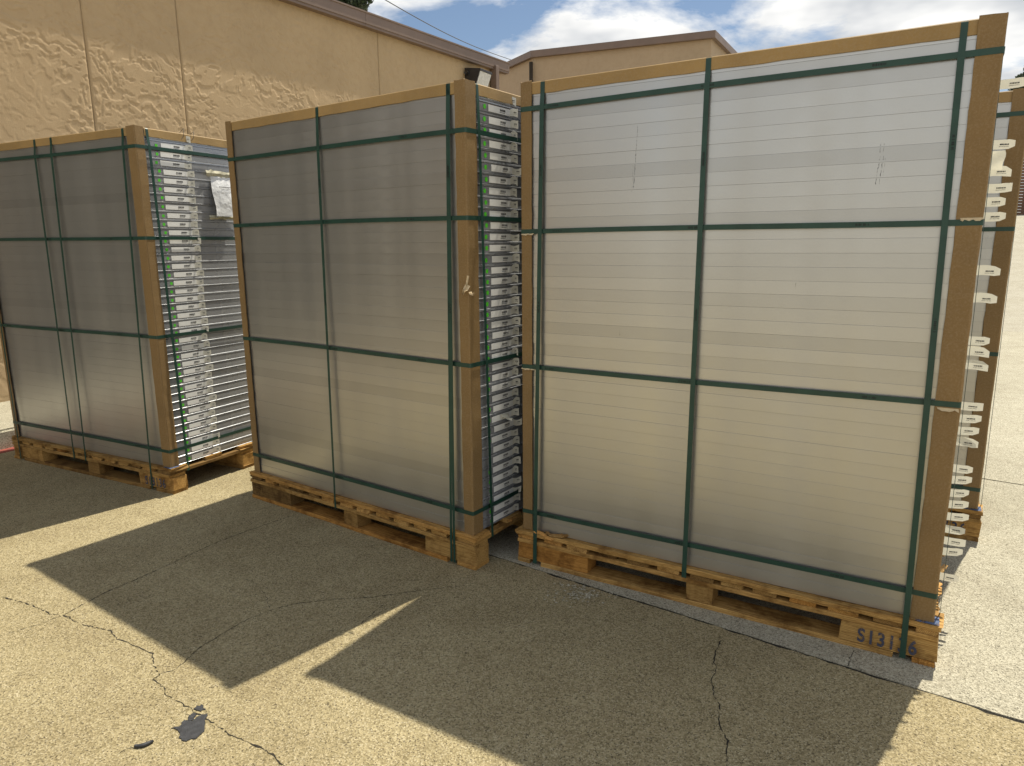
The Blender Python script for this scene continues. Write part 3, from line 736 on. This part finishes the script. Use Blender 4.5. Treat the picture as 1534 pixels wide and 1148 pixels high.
def vstrap(stack, ut, ub, label, seed, side=False, w=SWID, zcross=2.06):
    """loop over the top: front-back at u, or left-right at depth v when side"""
    top = 2.160
    if not side:
        a, b_ = -ut, -ub
        f0, f1 = INS - .0055, -.0045; tuck = .75 < ub < 1.0; g0_, g1_ = D - INS + .0055, D + .0022
        prof_ = ([(.09, .1012, b_), (f1, .1012, b_)] if tuck else [(f1, .012, b_)]) + [(f1, .164, b_ + (a - b_) * .07), (INS - .0135, zcross + .012, a), (INS - .0075, 2.112, a), (f0, top - .004, a), (f0 + .004, top + .001, a)]
        n_ = 8
        path = [(p[2], p[0], p[1]) for p in prof_]
        path += [(a, INS + .06, top + .0015), (a, D / 2, top + .001), (a, D - INS - .06, top + .0015)]
        path += [(p[2], D - p[0], p[1]) for p in reversed(prof_)]
        
        me = ribbon(path, w, .0011, lambda i: (1, 0, 0), (lambda z: .0125 + .007 * min(1, z / 2)) if stack['nm'] in ('pouch-tagged stack', 'torn-guard stack') else None)
    else:
        a, b_ = ut, ub
        prof_ = [(.07, .1218, b_), (-.0022, .1218, b_), (-.0022, .164, b_ + (a - b_) * .07), (INS - .0135, zcross + .012, a), (INS - .0075, 2.112, a), (INS - .0055, top - .004, a), (INS - .0015, top + .001, a)]
        path = [(-p[0], p[2], p[1]) for p in prof_] + [(-W / 2, a, top + .0028)] + [(-W + p[0], p[2], p[1]) for p in reversed(prof_)]
        me = ribbon(path, w, .0011, lambda i: (0, 1, 0))
    o = ob('packing_strap', me, M['strap'], None, stack['loc'], (0, 0, stack['rz'])); tag(o, label, 'strap', 'green straps on the stacks')
    if not side:
        zs = [1.78, 1.2, .62]; strap_print(o, [(a + (b_ - a) * (1 - z / 2.1), INS - .0135 + (-.0022 - INS + .0135) * (1 - z / 2.07) - .0013, z) for z in zs], (0, 0, 1), (0, -1, 0), (1, 0, 0), seed)
    return o
def guard_mesh(seed, wx, wy, z1):
    """L-profile corner board; corner at origin outside, flanges toward -x and +y (front right corner)"""
    r = random.Random(seed); t = .0048; V, F = [], []; nz = 44; rr = .006
    sec = [(-wx, 0), (-wx * .5, 0), (-rr, 0), (-rr * .3, rr * .3), (0, rr), (0, wy * .5), (0, wy), (-t, wy), (-t, wy * .5), (-t, t), (-wx * .5, t), (-wx, t)]
    wob = [0, 0]
    for k in range(nz + 1):
        z = z1 * k / nz; wob = [w_ * .8 + r.gauss(0, .0006) for w_ in wob]
        for j, (x, y) in enumerate(sec):
            ex = r.gauss(0, .0009) if j in (0, 6, 7, 11) else 0
            V.append((x + (ex if j in (0, 11) else 0) + wob[0] * (1 if j in (4, 5, 6) else 0), y + (ex if j in (6, 7) else 0) - abs(wob[1]) * (1 if j in (0, 1, 2) else 0), z + (r.gauss(0, .002) if k in (0, nz) else 0)))
    n = len(sec)
    for k in range(nz):
        for j in range(n): F.append((k * n + j, k * n + (j + 1) % n, (k + 1) * n + (j + 1) % n, (k + 1) * n + j))
    for base in (0, nz * n):
        F += [(base + 0, base + 1, base + 10, base + 11), (base + 1, base + 2, base + 9, base + 10), (base + 2, base + 3, base + 9), (base + 3, base + 4, base + 9), (base + 4, base + 5, base + 8, base + 9), (base + 5, base + 6, base + 7, base + 8)]
    me = mk('corner_guard', V, F); bm = bmesh.new(); bm.from_mesh(me); bmesh.ops.recalc_face_normals(bm, faces=bm.faces[:]); bm.to_mesh(me); bm.free(); me.materials.append(M['card']); return me
def scrap(name, seed, w, h, parent, loc, rot, mat_, curl=.01):
    r = random.Random(seed); n = 7; V, F = [], []
    for i in range(n + 1):
        x = w * (i / n - .5)
        for j in range(3):
            V.append((x + r.gauss(0, w * .03), -curl * (j / 2) ** 2 * r.uniform(.3, 1.4), -h * j / 2 * (r.uniform(.5, 1.2) if j == 2 else 1)))
    for i in range(n):
        for j in range(2): a = i * 3 + j; F.append((a, a + 1, a + 4, a + 3))
    return ob(name, mk(name, V, F), mat_, parent, loc, rot)

STK = [
 dict(loc=(-2.0910, 4.0491, 0), rz=-.4746, nm='pouch-tagged stack', H=(.27, .972, 1.551, 2.056), V=((.126, .19), (.812, .85), (.984, .975), (1.655, 1.628)), SV=((.10, .122), (D - .12, D - .12)), mids=-.06, kind='curl'),
 dict(loc=(-.1798, 3.0005, 0), rz=-.6157, nm='torn-guard stack', H=(.275, .974, 1.612, 1.967), V=((.112, .14), (.945, .957)), SV=((.107, .138), (D - .12, D - .12)), mids=.0, kind='curl'),
 dict(loc=(1.4986, 2.2184, 0), rz=-.5396, nm='scuffed stack', H=(.262, .955, 1.553, 2.06), V=((.127, .102), (.913, .913), (1.60, 1.627)), SV=((.10, .11), (D - .13, D - .12)), mids=0, kind='flag'),
 dict(loc=(2.3466, 3.2673, 0), rz=-.5455, nm='stack behind the scuffed stack', H=(.272, .961, 1.547, 2.06), V=((.42, .42), (1.2, 1.2)), SV=((.11, .11), (D - .13, D - .12)), mids=0, kind='none'),
]
FLAGS = {37, 33, 31, 30, 29, 28, 24, 22, 19, 18, 17, 14, 13, 12, 11, 9, 8, 7, 6, 5, 4, 3, 2, 0}
LAB = [
 'worn wooden pallet with blue stencil under the pouch-tagged stack',
 'wooden pallet with broken corner boards under the torn-guard stack',
 'wooden pallet with blue stencilled number under the scuffed stack',
 'shaded wooden pallet under the stack behind the scuffed stack']
HN = ['lowest', 'second lowest', 'second highest', 'highest']
for si, S in enumerate(STK):
    r = random.Random(200 + si); base = Matrix.Translation(S['loc']) @ Matrix.Rotation(S['rz'], 4, 'Z')
    P = pallet(si, S, LAB[si], S['mids'], [ub for ut, ub in S['V'] if not .75 < ub < 1.0])
    # stencil numbers on the wide front block
    if si in (0, 2, 3):
        ob('stencil', STENCIL, None, P, (-.252, -.0025, .032), (math.pi / 2, 0, 0))
        ob('blue_paint', boxme('blue_paint', -.075, -.001, .003, .07, T1[0] + T1[1] + .0018, T1[0] + T1[1] + .0024), M['blue_paint'], P)
    if si == 1:
        st = text_mesh('HT', .03, 'stamp'); st.materials.append(M['stamp']); ob('stamp', st, None, P, (-W + .045, -.0025, .032), (math.pi / 2, 0, 0))
        V, F = [], []
        for a in ((-.045, .045, 0, .002), (-.045, .045, .06, .062), (-.045, -.043, .002, .06), (.043, .045, .002, .06), (-.03, .03, .044, .0455), (-.03, .02, .05, .0515)): box(V, F, a[0], a[1], 0, .0004, a[2], a[3])
        ob('stamp', mk('stamp', V, F), M['stamp'], P, (-W + .07, -.0027, .026))
        for k in range(4):     # splintered board ends at the broken corner
            ob('splinter', board_mesh('splinter', r.uniform(.09, .2), .022, .009, r.random(), .003, 4, .012), None, P, (-.005 + .012 * k, .13 + .16 * k, .142 + .006 * (k % 2)), (R(r.uniform(-20, 20)), R(r.uniform(-6, 12)), R(95 + r.uniform(-16, 16)))).data.materials[0] = M['wood_split']
    if si == 2:
        for k in range(3):
            o = ob('splinter', board_mesh('splinter', .10 - .02 * k, .016, .006, r.random(), .002, 4, .01), None, P, (-W + .095 + .05 * k, -.004 + .006 * k, .166), (R(20), R(9 - 7 * k), R(-4 + 5 * k))); o.data.materials[0] = M['wood_split']
        for k in range(4):
            o = ob('splinter', board_mesh('splinter', .13, .02, .008, r.random(), .003, 4, .012), None, P, (.006 + .004 * k, .12 + .2 * k, .138), (0, R(6), R(92 + r.uniform(-14, 14)))); o.data.materials[0] = M['wood_split']
    # panels
    for i in range(NP):
        z = HP + .0006 + i * PITCHZ; jx, jy = r.gauss(0, .0009), r.gauss(0, .0006)
        loc = base @ Vector((-INS + jx, INS + abs(jy), z))
        o = ob('framed_panel', PM, None, None, loc, (0, 0, S['rz'] + r.gauss(0, .0003)))
        side_lbl = {0: 'silver', 1: 'dark sided', 2: 'pale', 3: 'grey'}[si]
        tag(o, f"{side_lbl} framed panel, {ordinal(i)} in the {S['nm']}", 'panel', f"panels in the {S['nm']}")
        if si in (0, 1) or (si == 2 and i in FLAGS):
            k = 'flag' if si == 2 else 'curl'
            a, b_ = ST[k][r.randrange(9)]
            y0 = .19 - INS + r.gauss(0, .005) - (.012 if si == 0 else 0) + (.02 if si == 2 else 0)
            s = ob('sticker', a, None, o, (.0012, y0, .0085)); tag(ob('barcode', b_, None, s, (.0001, 0, 0)), kind='stuff')
            if si != 2: ob('green_dot', DOTS if si == 0 else DOT, None, o, (.0013, .162 - INS + r.gauss(0, .0035) - (.01 if si == 0 else 0), .022 + r.gauss(0, .0015)))
    # cardboard: top sheet and edge strips
    eb = .0042; zt = HP + NP * PITCHZ
    def place(name, me, mat_, label, cat, grp=None):
        o = ob(name, me, mat_, None, S['loc'], (0, 0, S['rz'])); tag(o, label, cat, grp); return o
    place('top_sheet', boxme('top_sheet', -W + INS, -INS, INS, D - INS, zt + .0005, zt + .0035), M['card_edge'], f"flat cardboard sheet covering the top of the {S['nm']}", 'cardboard', 'cardboard top sheets')
    def lstrip(x0, x1, y0, y1, drop, axis, sgn):
        V, F = [], []
        rr_ = random.Random(si * 10 + axis + sgn); n = 24
        for i in range(n + 1):
            f = i / n; dz_ = rr_.gauss(0, .0012); b = rr_.gauss(0, .0009)
            if axis == 0:
                x = x0 + (x1 - x0) * f; yo = y0 if sgn < 0 else y1
                sec = [(x, yo, zt + .0045 - drop + dz_), (x, yo + sgn * eb + sgn * abs(b), zt + .0045 - drop + dz_), (x, yo + sgn * eb, zt + .0050), (x, yo + sgn * (eb - .0035), zt + .0085), (x, yo - sgn * .05, zt + .0080), (x, yo - sgn * .05, zt + .0042), (x, yo, zt + .0042)]
            else:
                y = y0 + (y1 - y0) * f; xo = x1 if sgn > 0 else x0
                sec = [(xo, y, zt + .0045 - drop + dz_), (xo + sgn * eb + sgn * abs(b), y, zt + .0045 - drop + dz_), (xo + sgn * eb, y, zt + .0048), (xo + sgn * (eb - .0035), y, zt + .0081), (xo - sgn * .045, y, zt + .0076), (xo - sgn * .045, y, zt + .0040), (xo, y, zt + .0040)]
            V += sec
        for i in range(n):
            for k in range(7): F.append((7 * i + k, 7 * i + (k + 1) % 7, 7 * i + 7 + (k + 1) % 7, 7 * i + 7 + k))
        F += [tuple(range(7)), tuple(7 * n + k for k in range(7))]
        me = mk('edge_strip', V, F); bm = bmesh.new(); bm.from_mesh(me); bmesh.ops.recalc_face_normals(bm, faces=bm.faces[:]); bm.to_mesh(me); bm.free(); return me
    X0, X1, Y0, Y1 = -W + INS, -INS, INS, D - INS
    nm = S['nm']
    place('edge_strip', lstrip(X0 + .006, X1 - .006, Y0, Y1, .043, 0, -1), M['card_edge'], f"tan cardboard strip along the top front edge of the {nm}", 'cardboard', 'cardboard edge strips')
    place('edge_strip', lstrip(X0 + .006, X1 - .006, Y0, Y1, .043, 0, 1), M['card_edge'], f"tan cardboard strip along the top back edge of the {nm}", 'cardboard', 'cardboard edge strips')
    wm = M['card_edge']
    place('edge_strip', lstrip(X0, X1, Y0 + .056, Y1 - .056, .042, 1, 1), wm, f"tan strip over the label side top edge of the {nm}", 'cardboard', 'cardboard edge strips')
    place('edge_strip', lstrip(X0, X1, Y0 + .056, Y1 - .056, .046, 1, -1), wm, f"tan strip over the plain side top edge of the {nm}", 'cardboard', 'cardboard edge strips')
    # corner guards, standing on the pallet outside the strips
    gz = 2.168 - HP; go = .0058 + .0048
    gl = 'brown cardboard corner guard on the %s corner of the %s'
    for ci, (cx_, cy_, rot_, wn_) in enumerate(((X1 + go, Y0 - go, 0, 'front label'), (X1 + go, Y1 + go, 90, 'back label'), (X0 - go, Y1 + go, 180, 'back plain'), (X0 - go, Y0 - go, 270, 'front plain'))):
        gx, gy = {0: (.070, .056), 1: (.055, .072), 2: (.073, .066), 3: (.073, .066)}[si] if ci == 0 else (.053, .053) if ci == 3 else (.064, .064)
        me = guard_mesh(si * 7 + ci, gx, gy, gz - (.004 if si else .002))
        loc = base @ Vector((cx_, cy_, HP + .0005)); o = ob('corner_guard', me, None, None, loc, (0, 0, S['rz'] + R(rot_))); tag(o, gl % (wn_, nm), 'corner guard', 'cardboard corner guards')
        if si == 1 and ci == 0:
            o['label'] = 'brown cardboard corner guard with a torn curl on its edge, torn-guard stack'
            scrap('torn_flap', 3, .022, .045, o, (-.004, -.001, 1.16), (R(-15), R(25), R(20)), M['card_torn'], .02)
            scrap('torn_flap', 4, .014, .03, o, (.001, .006, 1.13), (R(-35), R(-15), R(60)), M['card_torn'], .02)
            scrap('torn_flap', 5, .010, .06, o, (-.002, -.0008, 1.20), (R(-4), R(8), 0), M['card_torn'], .004)
        if si == 2 and ci in (0, 3):
            for k, z in enumerate((1.553 + .012 * (1 if ci == 0 else -1), .955 - .012)):
                if ci == 0: scrap('torn_flap', 8 + k, .062, .011, o, (-.034, -.0012, z - HP + .003), (R(-8), 0, 0), M['card_torn'], .004)
                else: scrap('torn_flap', 18 + k, .062, .010, o, (.0012, .034, z - HP + .003), (R(-8), 0, R(90)), M['card_torn'], .004)
    # straps
    for k, z in enumerate(S['H']): hstrap(S, z, .006 * (1 if si == 2 else -.5), f"{HN[k]} green strap running around the {nm}", 300 + si * 10 + k)
    VN = {4: ['beside the label side corner guard', 'next inwards, right half of a close pair', 'left half of a close pair', 'over the plain side corner guard'], 3: ['beside the label side corner guard', 'down the middle', 'beside the plain side corner guard'], 2: ['nearer the label side', 'down the middle' if si == 1 else 'nearer the plain side']}[len(S['V'])]
    for k, (ut, ub) in enumerate(S['V']):
        vstrap(S, ut, ub, f"upright green strap {VN[k]}, {nm}", 400 + si * 10 + k, zcross=S['H'][3])
    if si == 1: vstrap(S, .110, .121, 'narrow second green strap doubled beside the label side corner, torn-guard stack', 470, zcross=S['H'][3] + .002)
    for k, (vt, vb) in enumerate(S['SV']):
        vstrap(S, vt, vb, f"upright green strap on the label side {('near its front', 'near its back')[k]}, {nm}", 450 + si * 10 + k, True, .0165, zcross=S['H'][3])

# scuff marks on the scuffed stack: thin rub marks on the panel edges
def scuff(S, pts, w, seed):
    base = Matrix.Translation(S['loc']) @ Matrix.Rotation(S['rz'], 4, 'Z'); r = random.Random(seed)
    for (u0, z0), (u1, z1) in zip(pts[:-1], pts[1:]):
        n = max(2, int(abs(z1 - z0) / .006)); prev = None; cur = {}
        for i in range(n + 1):
            f = i / n; z = z0 + (z1 - z0) * f; li = int((z - HP - .0006) / PITCHZ); u = u0 + (u1 - u0) * f + r.gauss(0, .0007)
            cur.setdefault(li, []).append((u, z))
        for li, ps in cur.items():
            par = next(o for o in bpy.data.objects if o.name.startswith('framed_panel') and o.get('group') == 'panels in the ' + S['nm'] and abs(o.location.z - (HP + .0006 + li * PITCHZ)) < .001)
            V, F = [], []; inv = par.matrix_basis.inverted()
            for u, z in ps:
                ww = w * r.uniform(.3, 1.2)
                zz = min(max(z, par.location.z + .0015), par.location.z + .0468)
                for s in (-1, 1):
                    p = inv @ (base @ Vector((-u + s * ww / 2, INS, zz))); V.append((p.x, -.0004, p.z))
            F = [(2 * i, 2 * i + 1, 2 * i + 3, 2 * i + 2) for i in range(len(ps) - 1)]
            if F: ob('scuff_mark', mk('scuff_mark', V, F), M['scuff'], par)
S3 = STK[2]
scuff(S3, [(1.181, 1.955), (1.186, 1.84), (1.189, 1.78), (1.193, 1.705)], .0026, 1)
scuff(S3, [(1.196, 1.80), (1.200, 1.70)], .0014, 2)
scuff(S3, [(.327, 1.815), (.328, 1.785)], .0014, 3); scuff(S3, [(.317, 1.815), (.318, 1.785)], .0012, 4)
scuff(S3, [(.326, 1.775), (.333, 1.685)], .002, 5); scuff(S3, [(.316, 1.775), (.322, 1.685)], .0018, 6); scuff(S3, [(.310, 1.77), (.312, 1.71)], .001, 7)
scuff(S3, [(1.235, 1.15), (1.236, 1.12)], .0014, 8); scuff(S3, [(.56, 1.36), (.561, 1.33)], .0012, 9)

# document pouch on the pouch-tagged stack
S1 = STK[0]; b1 = Matrix.Translation(S1['loc']) @ Matrix.Rotation(S1['rz'], 4, 'Z')
pc = b1 @ Vector((-INS + .0035, .60, 1.685))
pouch = empty('document_pouch', pc, S1['rz']); tag(pouch, 'clear pouch with a white sheet taped to the silver label side', 'pouch')
r = random.Random(9); V, F = [], []; ny, nz = 10, 14
for i in range(ny + 1):
    for j in range(nz + 1):
        y = -.095 + .19 * i / ny; z = .245 * j / nz
        V.append((.004 + .030 * (1 - j / nz) + .010 * math.sin(math.pi * i / ny) * math.sin(math.pi * j / nz) + r.gauss(0, .0012), y + .004 * math.sin(j * .5), z))
F = [(i * (nz + 1) + j, (i + 1) * (nz + 1) + j, (i + 1) * (nz + 1) + j + 1, i * (nz + 1) + j + 1) for i in range(ny) for j in range(nz)]
ob('sheet', mk('sheet', V, F, True), M['pouch'], pouch)
def tapeme(w, h, seed):
    r = random.Random(seed); V, F = [], []; n = 12
    for i in range(n + 1):
        y = w * (i / n - .5)
        V += [(.004 + r.gauss(0, .002), y, -h / 2 + r.gauss(0, .003)), (.012 + r.gauss(0, .003), y, r.gauss(0, .002)), (.005 + r.gauss(0, .002), y, h / 2 + r.gauss(0, .003))]
    for i in range(n): F += [(3 * i, 3 * i + 3, 3 * i + 4, 3 * i + 1), (3 * i + 1, 3 * i + 4, 3 * i + 5, 3 * i + 2)]
    return mk('tape', V, F)
ob('tape', tapeme(.23, .034, 1), M['tape'], pouch, (.002, -.012, .262)); ob('tape', tapeme(.25, .026, 2), M['tape'], pouch, (.002, -.008, -.006))
V, F = [], []
for row, (z, y0, y1) in enumerate(((.178, -.05, .05), (.168, -.03, .03), (.150, -.045, .045), (.142, -.045, .03))):
    y = y0; rr_ = random.Random(row)
    while y < y1:
        w = rr_.uniform(.003, .009); h = .006 if row == 0 else .0022; b = len(V); xo_ = .0175 + .030 * (1 - z / .245); V += [(xo_, y, z), (xo_, y + w, z), (xo_ - .12 * h, y + w, z + h), (xo_ - .12 * h, y, z + h)]; F.append((b, b + 1, b + 2, b + 3)); y += w + rr_.uniform(.001, .004)
tag(ob('print', mk('print', V, F), M['ink'], pouch), kind='stuff')
# slip hanging off the scuffed stack's label side
b3 = Matrix.Translation(S3['loc']) @ Matrix.Rotation(S3['rz'], 4, 'Z')
pc = b3 @ Vector((-INS + .004, .33, 1.80))
V, F = [], []
for j in range(7):
    for i in range(4): V.append((.006 + .018 * i + .003 * math.sin(j), .01 * math.sin(i + j * .6) + .02 * (j / 6), -.062 * j / 6))
F = [(j * 4 + i, j * 4 + i + 1, j * 4 + i + 5, j * 4 + i + 4) for j in range(6) for i in range(3)]
tag(ob('paper_slip', mk('paper_slip', V, F, True), M['paper'], None, pc, (0, 0, S3['rz'] )), 'crumpled pale paper slip hanging off the label side of the scuffed stack', 'paper')
# wad of paper stuck on the torn-guard stack's labels
b2 = Matrix.Translation(STK[1]['loc']) @ Matrix.Rotation(STK[1]['rz'], 4, 'Z')
o = scrap('paper_scrap', 44, .06, .04, None, b2 @ Vector((-INS + .012, .27, .70)), (R(-20), R(10), STK[1]['rz'] + R(90)), M['paper'], .03)
tag(o, 'small cream paper scrap stuck between the labels of the torn-guard stack', 'paper')
# bent wire ties on the pouch-tagged stack
for k, v in enumerate((.33, .40)):
    p = [(-.04, v, 2.166), (-.008, v + .004, 2.19 - .012 * k), (-INS + .012, v + .008, 2.15), (-INS + .010, v - .01, 2.125)]
    o = ob('wire_tie', tubeme('wire_tie', [b1 @ Vector(q_) for q_ in p], .0016, 5), M['steel_dark'])
    tag(o, ('thin bent wire tie on the pouch-tagged stack nearer its corner guard', 'thin bent wire tie on the pouch-tagged stack nearer its pouch')[k], 'wire', 'wire ties on the pouch-tagged stack')

scene.render.engine = 'CYCLES'
scene.cycles.max_bounces = 5; scene.cycles.diffuse_bounces = 3; scene.cycles.glossy_bounces = 2; scene.cycles.transparent_max_bounces = 6
scene.cycles.caustics_reflective = False; scene.cycles.caustics_refractive = False
